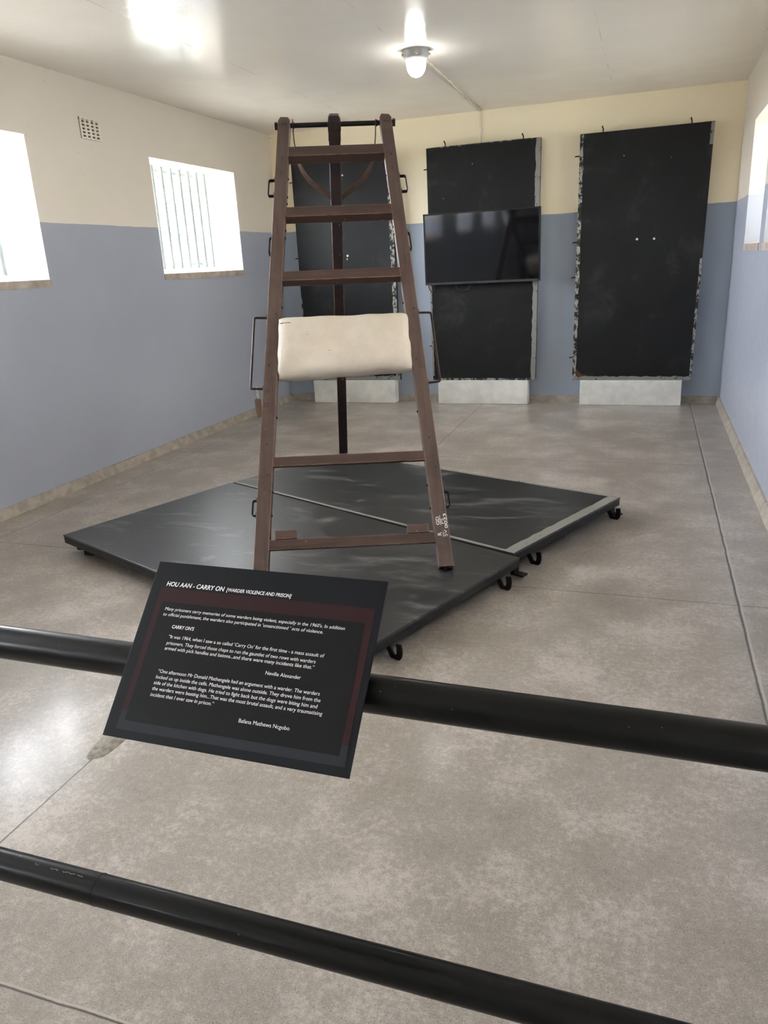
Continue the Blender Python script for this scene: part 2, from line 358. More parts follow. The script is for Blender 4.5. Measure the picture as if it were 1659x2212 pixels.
dr = struct(empty('door_1', ((DOOR[0] + DOOR[1]) / 2, YF, 0)))
boxobj('door_panel', -.70, .70, -.08, -.03, .01, 2.2, simple('grey steel door paint', (86, 92, 98), (96, 102, 108), 4, .4), dr)
tubeobj('door_handle', rounded([(.58, -.03, 1.0), (.58, .03, 1.0), (.45, .03, 1.0)], .015), .009, M_DIRON, dr)

def skirting(name, a, b, nrm):
    a = Vector(a); b = Vector(b); n = Vector(nrm); L = int((b - a).length / .12); bm = bmesh.new(); rings = []
    for i in range(L + 1):
        p = a.lerp(b, i / L); e = .004 * noise.noise(p * 5)
        rings.append([bm.verts.new(p + n * u + Vector((0, 0, v))) for u, v in ((0.0, 0.0), (.036 + e, 0.0), (.026 + e, .036 + e), (.012, .066 + e), (0, .07 + e))])
    for i in range(L):
        for j in range(5): bm.faces.new((rings[i][j], rings[i][(j + 1) % 5], rings[i + 1][(j + 1) % 5], rings[i + 1][j]))
    bm.faces.new(rings[0]); bm.faces.new(rings[-1][::-1])
    struct(finish(name, bm, M_CONC, smooth=True, auto=40))
skirting('baseboard_left', (XL, YF, 0), (XL, YB, 0), (1, 0, 0))
skirting('baseboard_right', (XR, YF, 0), (XR, YB, 0), (-1, 0, 0))
skirting('baseboard_back', (XL + .02, YB, 0), (XR - .02, YB, 0), (0, -1, 0))

WN = 0
def window(plane, side, y0, y1, nbars, first):
    """side: -1 = left wall (outside lies at smaller x)"""
    global WN; WN += 1
    X = lambda d: plane + side * d
    root = struct(empty('window_%d' % WN, (X(.2), (y0 + y1) / 2, SILL))); off = Matrix.Translation(-root.location)
    def part(o):
        o.data.transform(off); o.parent = root; return o
    # sloping concrete sill
    bm = bmesh.new()
    prism(bm, [(X(-.008), y0 - (.0 if side < 0 else 0), SILL - .052), (X(-.008), y0, SILL - .001), (X(.0), y0, SILL), (X(.49), y0, SILL + .078), (X(.49), y0, SILL - .052)], (0, y1 - y0 + .012, 0))
    part(finish('sill', bm, M_SILL))
    fx = .45; z0, z1 = SILL + .075, HEAD; t = .022
    bm = bmesh.new()
    def bar(ya, yb, za, zb, d=.03):
        box(bm, min(X(fx - d / 2), X(fx + d / 2)), max(X(fx - d / 2), X(fx + d / 2)), ya, yb, za, zb)
    bar(y0, y1, z0, z0 + .022); bar(y0, y1, z1 - .018, z1); bar(y0, y0 + .03, z0, z1); bar(y1 - .03, y1, z0, z1)
    for z in (1.868, 2.152): bar(y0, y1, z - .009, z + .009)
    n = 3 if y1 - y0 > 1.2 else 2
    for k in range(1, n): yy = y0 + (y1 - y0) * k / n; bar(yy - .009, yy + .009, z0, z1)
    fr = part(finish('window_frame', bm, M_FRAME))
    part(boxobj('pane', min(X(fx), X(fx + .004)), max(X(fx), X(fx + .004)), y0 + .01, y1 - .01, z0 + .01, z1 - .01, M_GLASS))
    for k in range(nbars):
        y = y1 - first - .1475 * k
        bm = bmesh.new(); tube(bm, [(X(.286), y, SILL + .03), (X(.286), y, HEAD + .002)], .0230, 14)
        part(finish('bar', bm, M_BAR, smooth=True, auto=50))
    return root
for a, b in LWIN: window(XL, -1, a, b, 9, .115)
for a, b in RWIN: window(XR, 1, a, b, 6, .13)

# repaired lump of concrete at the joint in front of the barrier
bm = bmesh.new(); N = 26; R = 14; cx, cy = -1.655, 1.77; rings = []
for i in range(R + 1):
    ring = []
    for k in range(N):
        th = 2 * math.pi * k / N; rr = i / R
        ex = .045 * (1 + .22 * noise.noise(Vector((math.cos(th) * 1.7, math.sin(th) * 1.7, 3)))); ey = .115 * (1 + .15 * noise.noise(Vector((math.cos(th) * 1.5, math.sin(th) * 1.5, 9))))
        x = cx + ex * rr * math.cos(th); y = cy + ey * rr * math.sin(th)
        z = .009 * (1 - rr ** 3) + .006 * noise.noise(Vector((x * 38, y * 30, 1))) * (1 - rr ** 4) + .001
        if i == R: z = -.001
        ring.append(bm.verts.new((x, y, z)))
    rings.append(ring)
for i in range(R):
    for k in range(N): bm.faces.new((rings[i][k], rings[i][(k + 1) % N], rings[i + 1][(k + 1) % N], rings[i + 1][k]))
p = finish('trim_1', bm, simple('rough cement patch', (120, 113, 103), (172, 165, 154), 45, .6, 1.0), smooth=True); struct(p)

# ------------------------------------------------------------ tripod ladder frame
LM = Matrix(((0.93424, -0.29403, -0.20183), (0.35641, 0.74960, 0.55774), (-0.01270, -0.59300, 0.80510))).to_4x4()
LO = Vector((-1.23816, 3.03093, 0.14554)); LL = 2.7117
lad = empty('tripod_ladder'); lad.matrix_world = Matrix.Translation(LO) @ LM
tag(lad, 'dark brown wooden tripod ladder with a canvas pad, standing on the black boards', 'flogging frame')
HW = lambda z: .4361 - (.4361 - .2921) * z / LL
for s in (-1, 1):
    bm = bmesh.new(); wd = .0345
    prof = [(-wd, 0), (wd, 0), (wd, LL - .022), (wd - .012, LL), (-wd + .012, LL + .004), (-wd, LL - .022)]
    a, b = HW(0), HW(LL)
    prism(bm, [(s * (a + (b - a) * z / LL) + x, 0, z) for x, z in prof], (0, .06, 0))
    r = finish('rail', bm, M_WOOD, lad, bevel=.003)
    if s > 0: rail_r = r; r['label'] = 'right rail with white painted marks near the foot'
    else: rail_l = r
RUNG = [(2.4625, .066, .066), (2.046, .064, .062), (1.632, .058, .056), (.566, .051, .024), (.144, .050, .024)]
for z, h, d in RUNG:
    wv = HW(z) - .033
    bm = bmesh.new(); prism(bm, [(-wv - h * .025, -.001, z - h / 2), (wv + h * .025, -.001, z - h / 2), (wv - h * .025, -.001, z + h / 2), (-wv + h * .025, -.001, z + h / 2)], (0, d, 0))
    finish('rung', bm, M_WOODX, lad, bevel=.003)
# iron pegs under the feet
dn = (LM.to_3x3().transposed() @ Vector((0, 0, -1)))
for s in (-1, 1):
    p0 = Vector((s * HW(0), .024, .004)); bm = bmesh.new(); tube(bm, [p0, p0 + dn * .0255], .011, 12); tube(bm, [p0 + dn * .017, p0 + dn * .0255], .019, 12)
    finish('foot_peg', bm, M_DIRON, lad, smooth=True, auto=40)
    # wooden ankle blocks above the lowest rung
    x0 = s * .313; pts = []
    for k in range(13): th = math.pi * k / 12; pts.append((x0 + .052 * math.cos(th), .012 + .05 * math.sin(th) ** .6, .170))
    pts += [(x0 - .052, -.006, .170)]
    pts += [(x0 + .052, -.006, .170)]
    bm = bmesh.new(); prism(bm, pts, (0, 0, .042)); finish('ankle_block', bm, wood_material('worn block wood', 0, (66, 46, 42), (92, 70, 62)) if s < 0 else bpy.data.materials['worn block wood'], lad, bevel=.003)
# handles on the outer faces
def handle(pts, r, name='handle', sq=None, label=None):
    pts = [(x, .034, z) for x, z in pts]
    bm = bmesh.new(); tube(bm, rounded(pts, .012, 5), r, 10, sq=sq, up=(0, 1, 0) if sq else None)
    for p in (pts[0], pts[-1]):
        sx = 1 if p[0] > 0 else -1
        box(bm, min(p[0] - sx * .002, p[0] + sx * .006), max(p[0] - sx * .002, p[0] + sx * .006), p[1] - .012, p[1] + .012, p[2] - .014, p[2] + .014)
    o = finish(name, bm, M_IRON if not sq else M_DIRON, lad, smooth=not sq, auto=45)
    if label: o['label'] = label
handle([(-HW(1.4) - .034, 1.400), (-.468, 1.404), (-.487, .988), (-HW(.98) - .034, .984)], .0062, label='long brown iron side handle')
handle([(HW(1.4) + .034, 1.396), (.466, 1.394), (.484, .985), (HW(.98) + .034, .979)], .0062, label='long brown iron side handle')
for s in (-1, 1):
    for za, zb, out in ((2.292, 2.185, .037), (1.902, 1.793, .014), (.380, .303, .024)):
        handle([(s * (HW(za) + .034), za), (s * (HW(za) + .034 + out), za), (s * (HW(zb) + .034 + out), zb), (s * (HW(zb) + .034), zb)], .005, sq=(.0029, .009))
    # bolts through the inner faces
    for z in (2.30, 2.175, 2.13, 1.95, 1.90, 1.46, .82, .42, .30):
        x = s * (HW(z) - .034); bm = bmesh.new(); tube(bm, [(x + s * .002, .036, z), (x - s * .006, .036, z)], .006, 8)
        finish('bolt', bm, M_DIRON, lad, smooth=True, auto=40)
    for x, z in ((-.008, 2.66), (.010, 2.655), (.004, 2.42), (.0, 2.32), (.012, 1.40), (-.01, 1.1), (.0, .66), (.012, .50)):
        xx = s * HW(z) + x; bm = bmesh.new(); tube(bm, [(xx, .001, z), (xx, -.0022, z)], .005, 8)
        finish('nail_head', bm, M_IRON, lad, smooth=True, auto=40)
# pivot rod
bm = bmesh.new(); RZ = 2.681
tube(bm, [(-.345, .034, RZ), (.348, .034, RZ)], .0135, 16)
for x in (-.350, .334): tube(bm, [(x, .034, RZ), (x + .016, .034, RZ)], .022, 6)
for x in (-.246, .238): tube(bm, [(x, .034, RZ), (x + .008, .034, RZ)], .0185, 12)
finish('pivot_rod', bm, M_DIRON, lad, smooth=True, auto=35)
# rear leg hinged on the rod
RL = Vector((-.0049, .034, RZ)); d = Vector((-.0304, .8529, -.5211)).normalized(); ax = (Vector((1, 0, 0)) - d * d.x).normalized()
zz = -d; yy = zz.cross(ax); RM = Matrix((ax, yy, zz)).transposed().to_4x4(); RM.translation = RL
LEN = 2.337
bm = bmesh.new()
prism(bm, [(-.033, -.026, -LEN), (.033, -.026, -LEN), (.0345, -.026, .040), (.026, -.026, .052), (-.026, -.026, .052), (-.0345, -.026, .040)], (0, .052, 0))
o = finish('rear_leg', bm, M_LEG, lad, bevel=.003); o.matrix_local = RM
bm = bmesh.new()
tube(bm, [(0, -.031, -.085), (0, -.031, .012), (0, -.020, .040), (0, .0, .058), (0, .020, .040), (0, .031, .012), (0, .031, -.085)], .01, sq=(.0365, .0035), up=(1, 0, 0))
bm.free(); bm = bmesh.new()
box(bm, -.036, .036, -.031, -.026, -.085, .022); box(bm, -.036, .036, .026, .031, -.085, .022); box(bm, -.038, -.0345, -.031, .031, -.03, .018); box(bm, .0345, .038, -.031, .031, -.03, .018)
o = finish('hinge_band', bm, M_IRON, lad, bevel=.003); o.matrix_local = RM
for s in (-1, 1):
    pts = [(s * .240, -.025), (s * .240, .05), (s * .236, .11), (s * .218, .21), (s * .172, .298), (s * .106, .358), (s * .045, .402), (s * .026, .415)]
    cv = arc([(x, 0, -z) for x, z in pts], 6); bm = bmesh.new(); rg = []
    for k, p_ in enumerate(cv):
        tg_ = (cv[min(k + 1, len(cv) - 1)] - cv[max(k - 1, 0)]).normalized(); n_ = Vector((0, 1, 0)); q_ = tg_.cross(n_)
        ph = math.radians(62) * min(1, max(0, (-p_.z - .10) / .20)) * s
        wv_ = n_ * math.cos(ph) + q_ * math.sin(ph); tv_ = tg_.cross(wv_)
        rg.append([bm.verts.new(p_ + wv_ * a_ * .018 + tv_ * b_ * .0026) for a_, b_ in ((1, 1), (-1, 1), (-1, -1), (1, -1))])
    for k in range(len(rg) - 1):
        for j in range(4): bm.faces.new((rg[k][j], rg[k][(j + 1) % 4], rg[k + 1][(j + 1) % 4], rg[k + 1][j]))
    bm.faces.new(rg[0]); bm.faces.new(rg[-1][::-1])
    o = finish('curved_strap', bm, M_STRAP, lad, smooth=True, auto=40); o.matrix_local = RM
    o['label'] = 'curved brown iron strap from the top rod to the rear leg'
# canvas pad
bm = bmesh.new(); NA, NX = 56, 64; rings = []
for i in range(NX + 1):
    u = -1 + 2 * i / NX; e = 1 - abs(u) ** 14 * .55
    hx = .336 + .004 * math.sin(3 * u); ring = []
    tilt = .004 * u
    for k in range(NA):
        th = 2 * math.pi * k / NA; c, s_ = math.cos(th), math.sin(th)
        yy_ = .085 * e * (abs(c) ** .72) * (1 if c > 0 else -1); zz_ = .171 * (.985 + .015 * u * 0) * (1 - .04 * abs(u) ** 10) * (abs(s_) ** .80) * (1 if s_ > 0 else -1)
        if s_ > 0: zz_ += .012 * (abs(u) ** 6) - .004
        else: zz_ -= (.014 * max(0, -u - .2) - .006 * u)
        P = Vector((u * hx + (.006 if s_ < 0 else 0) * u, .022 + yy_, 1.206 + zz_ + tilt))
        P += Vector((.004 * noise.noise(P * 14), .008 * noise.noise(P * 7 + Vector((5, 0, 0))), .006 * noise.noise(P * 9)))
        if abs(u) > .9: P.x += .006 * noise.noise(Vector((u * 2, th * 2, 1)))
        ring.append(bm.verts.new(P))
    rings.append(ring)
for i in range(NX):
    for k in range(NA): bm.faces.new((rings[i][k], rings[i][(k + 1) % NA], rings[i + 1][(k + 1) % NA], rings[i + 1][k]))
for r_ in (rings[0], rings[-1]):
    c = bm.verts.new(sum((v.co for v in r_), Vector()) / NA + Vector((.004 if r_ is rings[0] else -.004, 0, 0)))
    for k in range(NA): bm.faces.new((r_[k], r_[(k + 1) % NA], c))
pad = finish('canvas_pad', bm, M_CANVAS, lad, smooth=True)
pad['label'] = 'stuffed cream canvas pad with a torn left corner'
bm = bmesh.new()
for k in range(7): x = -.322 + k * .0075; tube(bm, [(x, -.069 + .0012 * (6 - k), 1.304 + random.uniform(-.004, .004)), (x + .007, -.072, 1.300 + random.uniform(-.006, .006))], .0016 + .0012 * random.random(), 6)
o = finish('tear', bm, simple('torn brown stuffing', (96, 62, 42), None, 9, .9), pad)
tubeobj('loose_thread', arc([(-.285, -.073, 1.302), (-.272, -.076, 1.300), (-.270, -.077, 1.278), (-.262, -.077, 1.255)], 5), .0016, M_STRING, pad, 6)

def text_mesh(name, body, mat, extrude=.0002, bold=0.0, shear=0.0, width=None, cap=None, loc=(0, 0, 0), rot=0.0, parent=None, space=1.0):
    """one line of lettering; loc = left end of its base line, in the XY plane of its parent"""
    cu = bpy.data.curves.new(name, 'FONT'); cu.body = body; cu.size = 1; cu.shear = shear; cu.offset = bold; cu.resolution_u = 3; cu.space_character = space
    ob = bpy.data.objects.new(name, cu); C.objects.link(ob); bpy.context.view_layer.update()
    me = bpy.data.meshes.new_from_object(ob.evaluated_get(bpy.context.evaluated_depsgraph_get()))
    bpy.data.objects.remove(ob)
    xs = [v.co.x for v in me.vertices]; x0, x1 = min(xs), max(xs); capu = .729
    sy = cap / capu; sx = width / (x1 - x0) if width else sy
    for v in me.vertices: v.co = ((v.co.x - x0) * sx, v.co.y * sy, 0)
    bm = bmesh.new(); bm.from_mesh(me)
    ext = bmesh.ops.extrude_face_region(bm, geom=bm.faces[:]); bmesh.ops.translate(bm, verts=[e for e in ext['geom'] if isinstance(e, bmesh.types.BMVert)], vec=(0, 0, extrude))
    bm.to_mesh(me); bm.free(); me.name = name
    o = bpy.data.objects.new(name, me); C.objects.link(o); me.materials.clear(); me.materials.append(mat)
    o.matrix_local = Matrix.Translation(loc) @ Matrix.Rotation(rot, 4, 'Z')
    if parent: o.parent = parent
    return o
# hand-painted marks on the right rail: they read upwards
FX = Matrix.Rotation(math.pi / 2, 4, 'X')      # XY plane -> front face (XZ)
def rail_mark(body, x, z, width, cap, mat=M_PAINT, parent=None, lean=0.0, shear=0.0, bold=.02, flip=0):
    o = text_mesh('painted_mark', body, mat, .0006, bold, shear, width, cap, parent=parent or rail_r)
    o.matrix_local = Matrix.Translation((x, -.0005, z)) @ FX @ Matrix.Rotation(math.pi / 2 + lean, 4, 'Z')
    o['label'] = 'hand-painted marks'; return o
rail_mark('GD', .4185, .204, .042, .0165, lean=.05); rail_mark('PS', .4385, .209, .027, .0135, bold=.0, lean=.06)
rail_mark('0023', .4560, .186, .074, .0145, lean=.06)
rail_mark('R', .4240, .152, .016, .019, lean=.05); rail_mark('SV', .4520, .146, .034, .0155, lean=.06, bold=.0)
for (xa, za, xb, zb) in ((.4240, .202, .4207, .252), (.4330, .143, .4315, .170)):
    bm = bmesh.new(); tube(bm, [(xa, -.0004, za), (xb, -.0004, zb)], .0012, 6); o = finish('painted_mark', bm, M_PAINT, rail_r)
rail_mark('D', -.385, .945, .020, .022, M_STENC, rail_l, bold=.0); rail_mark('D', -.392, .865, .022, .026, M_STENC, rail_l, bold=.0)

# paper tag on the left handle
tg = empty('luggage_tag'); tg.matrix_world = Matrix.Translation(LO) @ LM @ Matrix.Translation((-.456, .034, .984))
tag(tg, 'small brown paper tag tied with white string to the left long handle', 'tag')
R3 = LM.to_3x3().transposed()
def wl(v): return R3 @ Vector(v)   # world offset -> ladder local
tp = [(0, 0, .010), (.004, 0, -.012), (-.003, .002, -.03), (.003, 0, -.045)]
tubeobj('string', [wl(p_) for p_ in arc(tp, 4)], .0022, M_STRING, tg, 6)
tubeobj('string', [wl(p_) for p_ in arc([(0, .004, .010), (-.006, .004, -.008), (.006, .004, -.03), (.002, .0, -.05)], 4)], .002, M_STRING, tg, 6)
bm = bmesh.new()
prism(bm, [wl(p_) for p_ in ((.018, -.002, -.052), (-.008, .004, -.047), (-.022, .006, -.056), (-.020, .004, -.118), (-.008, .0, -.152), (.016, -.002, -.135))], wl((.001, .0014, 0)))
finish('paper', bm, M_TAG, tg)

# ------------------------------------------------------------ sleeping boards on the floor
PT, PTH = .110, .050
def platform(name, quad, mat, edges, label):
    """quad: four top corners; edges: list of (i, j, width, material) tin strips on the top along an edge"""
    cx = sum(q[0] for q in quad) / 4; cy = sum(q[1] for q in quad) / 4
    root = empty(name, (cx, cy, 0)); tag(root, label, 'board', None); Q = [Vector((q[0] - cx, q[1] - cy, 0)) for q in quad]
    bm = bmesh.new(); prism(bm, [q + Vector((0, 0, PT - .012)) for q in Q], (0, 0, .012)); finish('board_top', bm, mat, root, bevel=.0025)
    inn = lambda k: [q * (1 - k / q.length) for q in Q]
    bm = bmesh.new(); prism(bm, [q * .998 + Vector((0, 0, PT - PTH)) for q in Q], (0, 0, PTH - .0125)); finish('board_frame', bm, M_SIDE, root, bevel=.003)
    for i in range(4):
        a, b = inn(.16)[i], inn(.16)[(i + 1) % 4]; dd = (b - a).normalized(); nn = Vector((-dd.y, dd.x, 0))
        bm = bmesh.new(); prism(bm, [a + Vector((0, 0, .022)), b + Vector((0, 0, .022)), b + nn * .04 + Vector((0, 0, .022)), a + nn * .04 + Vector((0, 0, .022))], (0, 0, PT - PTH - .022)); finish('batten', bm, M_SIDE, root)
    for q in inn(.17): boxobj('foot', q.x - .03, q.x + .03, q.y - .03, q.y + .03, 0, .05, M_SIDE, root, .004)
    for i, j, wd, mt in edges:
        a, b = Q[i], Q[j]; dd = (b - a).normalized(); nn = Vector((-dd.y, dd.x, 0)); nn = nn if nn.dot(-a) > 0 else -nn
        bm = bmesh.new(); n = 40; U = []; W = []
        for k in range(n + 1):
            p_ = a.lerp(b, k / n) + nn * .001; ww = wd * (1 + .12 * noise.noise(Vector((k * .45, i, 2))))
            U.append(p_ + Vector((0, 0, PT))); W.append(p_ + nn * ww + Vector((0, 0, PT)))
        prism(bm, U + W[::-1], (0, 0, .0010 + .0005 * i)); finish('tin_edging', bm, mt, root)
    return root, Vector((cx, cy, 0))
SL, SR = (-2.680, 4.429), (-.528, 3.437)
pf, cf = platform('sleeping_board', [(-3.123, 3.268), (-.960, 2.368), SR, SL], M_BOARD, [], 'black floor board under the ladder feet, nearest the barrier')
M_TINB = tin_material('worn grey edging', .36, (158, 156, 146))
pb, cb = platform('sleeping_board', [(-2.672, 4.436), (-.566, 3.484), (-.099, 4.508), (-2.212, 5.350)], M_BOARD,
                  [(0, 1, .020, M_TINB), (1, 2, .062, M_TINB), (2, 3, .022, M_TINB)], 'black floor board edged with grey strips, behind the first board')
def hook(parent, c, at, ang, s=1.0, low=False):
    """flat iron loop hanging from the side of a board"""
    bm = bmesh.new(); Rz = Matrix.Translation(Vector((at[0], at[1], 0)) - c) @ Matrix.Rotation(ang, 4, 'Z')
    pts = [(-.02, 0, .058), (0.0, 0, .032), (.012, 0, .010), (.030, 0, .006), (.046, 0, .018), (.050, 0, .045), (.046, 0, .070)] if not low else [(-.02, 0, .05), (0, 0, .03), (.02, 0, .014), (.045, 0, .012)]
    tube(bm, [Rz @ p_ for p_ in arc([(x * s, y, z) for x, y, z in pts], 4)], .01, sq=(.013, .004), up=Rz.to_3x3() @ Vector((0, 1, 0)))
    o = finish('hook', bm, M_DIRON, parent, smooth=True, auto=40); return o
def plate(parent, c, at, ang):
    bm = bmesh.new(); Rz = Matrix.Translation(Vector((at[0], at[1], 0)) - c) @ Matrix.Rotation(ang, 4, 'Z')
    box(bm, -.005, .05, -.022, .022, .020, .028, 0, Rz); box(bm, -.02, .0, -.022, .022, .02, .065, 0, Rz); finish('bracket', bm, M_DIRON, parent)
AE = math.atan2(-.43, 1.07); AN = AE   # outward direction of the right-hand edge
AN = math.atan2(-.43, 1.0)
hook(pb, cb, (-.505, 3.640), AN); hook(pb, cb, (-.150, 4.430), AN); plate(pb, cb, (-.135, 4.455), AN)
hook(pf, cf, (-.600, 3.300), AN); plate(pf, cf, (-.545, 3.44), AN); hook(pf, cf, (-.905, 2.545), AN)
bm = bmesh.new(); q_ = Vector((-2.98, 3.285, 0)) - cf; box(bm, q_.x - .05, q_.x + .05, q_.y - .03, q_.y + .03, .028, .062); finish('corner_block', bm, M_SIDE, pf, bevel=.003)
bm = bmesh.new(); tube(bm, [q_ + Vector((.03, -.018, .0165)), q_ + Vector((.045, .016, .0165))], .0165, 20); finish('caster', bm, M_DIRON, pf, smooth=True, auto=40)

# ------------------------------------------------------------ barrier and its text board
bar = empty('barrier_railing', (-.6, .93, 0)); tag(bar, 'black tubular steel barrier with two horizontal rails in the foreground', 'railing')
def rail(name, y, z, slope, x0, x1, r):
    n = 60; bm = bmesh.new(); tube(bm, [(x0 + (x1 - x0) * k / n + .6, y - .93 + slope * (x0 + (x1 - x0) * k / n), z) for k in range(n + 1)], r, 40)
    return finish(name, bm, M_PIPE, bar, smooth=True, auto=60)
up = rail('top_rail', .9473, .8741, -.0008, -2.3, .66, .030)
lo = rail('lower_rail', .922, .3518, -.0065, -2.3, .66, .030)
# weld ring and scratched white flecks on the lower rail
bm = bmesh.new(); tube(bm, [(-.967 + .6, -.0017, .3518), (-.964 + .6, -.0017, .3518)], .0306, 40); finish('weld', bm, M_PIPE, lo, smooth=True, auto=40)
bm = bmesh.new()
for a, n in ((-1.115, 5), (-1.075, 9), (-1.045, 14), (-1.010, 7)):
    for k in range(n):
        x = a + k * .0022; th = math.radians(100 + random.uniform(-2.5, 2.5) + (2 if k % 2 else 0)); r0 = .0301
        P = Vector((x + .6, -.93 + .922 - .0065 * x + r0 * math.cos(th), .3518 + r0 * math.sin(th))); tube(bm, [P, P + Vector((random.uniform(.0004, .0014), random.uniform(-.0007, .0007), 0))], .0004, 5)
finish('worn_print', bm, M_PAINT, lo)['kind'] = 'stuff'
for x in (-2.3, .62):
    bm = bmesh.new(); tube(bm, [(x + .6, 0, 0), (x + .6, 0, .90)], .030, 24); tube(bm, [(x + .6, 0, 0), (x + .6, 0, .012)], .07, 24); finish('post', bm, M_PIPE, bar, smooth=True, auto=50)
SW, SH = .4195, .2982
sg = empty('text_board'); sg.matrix_world = Matrix.Translation((-.5738, .9257, .9197)) @ Matrix.Rotation(.7965, 4, 'X')
tag(sg, 'black printed text board with white writing, tilted on the top rail', 'sign')
boxobj('board', -SW / 2, SW / 2, -SH / 2, SH / 2, -.004, 0, M_SIGN, sg, .0006)
bm = bmesh.new(); box(bm, -.10, .10, -.03, .05, -.0168, -.004); finish('bracket', bm, M_DIRON, sg)
def quad(name, pts, z, mat):
    bm = bmesh.new(); prism(bm, [(x, y, z) for x, y in pts], (0, 0, .00012)); return finish(name, bm, mat, sg)
quad('maroon_border', [(-.190, .1025), (.1985, .1025), (.1995, -.1057), (-.1890, -.1073)], .00005, M_MAR)
quad('grey_border', [(-.1889, -.1063), (.1998, -.1057), (.2006, -.1352), (-.1897, -.1360)], .0001, M_GRY)
quad('inner_panel', [(-.1790, .0782), (.1868, .0782), (.1886, -.1212), (-.1786, -.1218)], .0003, M_SIGNI)
LINES = [('HOU AAN - CARRY ON', -.1814, .1062, .1116, .0083, .018, .14), ('[WARDER VIOLENCE AND PRISON]', -.0653, .1068, .1185, .0062, .014, .14),
 ('Many prisoners carry memories of some warders being violent, especially in the 1960\'s. In addition', -.1693, .0636, .3252, .0057, 0, .14),
 ('to official punishment, the warders also participated in \'unsanctioned \' acts of violence.', -.1696, .0540, .2912, .0057, 0, .14),
 ('CARRY ON\'S', -.1456, .0341, .0419, .0060, .016, .14),
 ('\u201cIt was 1964, when I saw a so called \u2018Carry On\u2019 for the first time - a mass assault of', -.1460, .0172, .2784, .0060, 0, .10),
 ('prisoners. They forced those chaps to run the gauntlet of two rows with warders', -.1463, .0065, .2667, .0060, 0, .10),
 ('armed with pick handles and batons...and there were many incidents like that.\u201d', -.1465, -.0025, .2669, .0060, 0, .10),
 ('Neville Alexander', .0425, -.0205, .0599, .0060, 0, 0),
 ('\u201cOne afternoon Mr Donald Mathengele had an argument with a warder. The warders', -.1454, -.0406, .2840, .0060, 0, .10),
 ('locked us up inside the cells. Mathengele was alone outside. They drove him from the', -.1463, -.0502, .2884, .0060, 0, .10),
 ('side of the kitchen with dogs. He tried to fight back but the dogs were biting him and', -.1469, -.0597, .2864, .0060, 0, .10),
 ('the warders were beating him...That was the most brutal assault, and a very traumatising', -.1464, -.0690, .2961, .0060, 0, .10),
 ('incident that I ever saw in prison.\u201d', -.1462, -.0788, .1154, .0060, 0, .10),
 ('Bafana Mathews Ncgobo', .0185, -.0973, .0849, .0062, 0, 0)]
for body, x, y, wd, cap, bold, sh in LINES:
    text_mesh('lettering', body, M_TXT, .0001, bold, sh, wd, cap, (x, y, .00045 if y < .09 else .0002), 0, sg)

# ------------------------------------------------------------ boards standing against the back wall
def wall_panel(x0, x1, z0, z1, mat, label, strips, hooks, holes, yf=8.10, th=.055, top=(0, 0), extra=None):
    cx = (x0 + x1) / 2; root = empty('sleeping_board', (cx, yf, z0)); tag(root, label, 'board', 'black boards against the back wall')
    off = Vector((-cx, -yf, -z0)); dx0, dx1 = top
    bm = bmesh.new(); prism(bm, [Vector(p_) + off for p_ in ((x0, yf, z0), (x1, yf, z0), (x1 + dx1, yf, z1), (x0 + dx0, yf, z1))], (0, th, 0)); finish('board_face', bm, mat, root, bevel=.003)
    for si, (side, wd, za, zb, mt) in enumerate(strips):
        ye = yf - .0025 - .0006 * si
        bm = bmesh.new(); n = 50; A = []; B = []
        for k in range(n + 1):
            t_ = k / n; ww = wd * (1 + .30 * noise.noise(Vector((k * .7, wd * 90, x0))))
            if side in 'LR':
                z = za + (zb - za) * t_; f = (z - z0) / (z1 - z0)
                xe = (x0 + dx0 * f) if side == 'L' else (x1 + dx1 * f); sgn = 1 if side == 'L' else -1
                A.append(Vector((xe - sgn * .001, ye, z)) + off); B.append(Vector((xe + sgn * ww, ye, z)) + off)
            else:
                x = za + (zb - za) * t_; ze = z0 if side == 'B' else z1; sgn = 1 if side == 'B' else -1
                A.append(Vector((x, ye, ze - sgn * .001)) + off); B.append(Vector((x, ye, ze + sgn * ww)) + off)
        prism(bm, A + B[::-1], (0, .0024, 0)); finish('tin_edging', bm, mt, root)
    for (hx, hz, hd) in hooks:
        b = Vector((hx, yf + th * .5, hz)) + off
        if hd == 'U': pts = [b + Vector((0, 0, -.01)), b + Vector((0, 0, .03)), b + Vector((-.008, -.01, .045)), b + Vector((-.004, -.022, .05))]
        else:
            sgn = -1 if hd == 'L' else 1; pts = [b + Vector((-sgn * .01, 0, 0)), b + Vector((sgn * .025, 0, 0)), b + Vector((sgn * .035, -.012, -.004))]
        bm = bmesh.new(); tube(bm, arc(pts, 3), .0055, 8); finish('hook', bm, M_DIRON, root, smooth=True, auto=50)
    for (hx, hz, r) in holes:
        bm = bmesh.new(); p_ = Vector((hx, yf, hz)) + off; tube(bm, [p_ + Vector((0, .002, 0)), p_ + Vector((0, -.0012, 0))], r, 14); finish('plaster_spot', bm, M_WHITE, root, smooth=True, auto=40)
    return root, off
wall_panel(-3.728, -2.592, .252, 2.566, M_PANELG, 'black board against the back wall, seen through the tripod ladder', [('R', .045, .255, 2.56, M_TIN), ('L', .012, .3, 1.2, M_TIN), ('B', .05, -3.70, -2.60, M_TIN2)],
           [(-3.728, 2.38, 'L'), (-3.728, 1.60, 'L'), (-3.728, .9, 'L'), (-3.4, 2.566, 'U'), (-2.9, 2.566, 'U')], [(-3.139, 2.405, .009), (-3.135, 1.60, .012), (-3.142, 1.565, .007)], top=(.004, -.01))
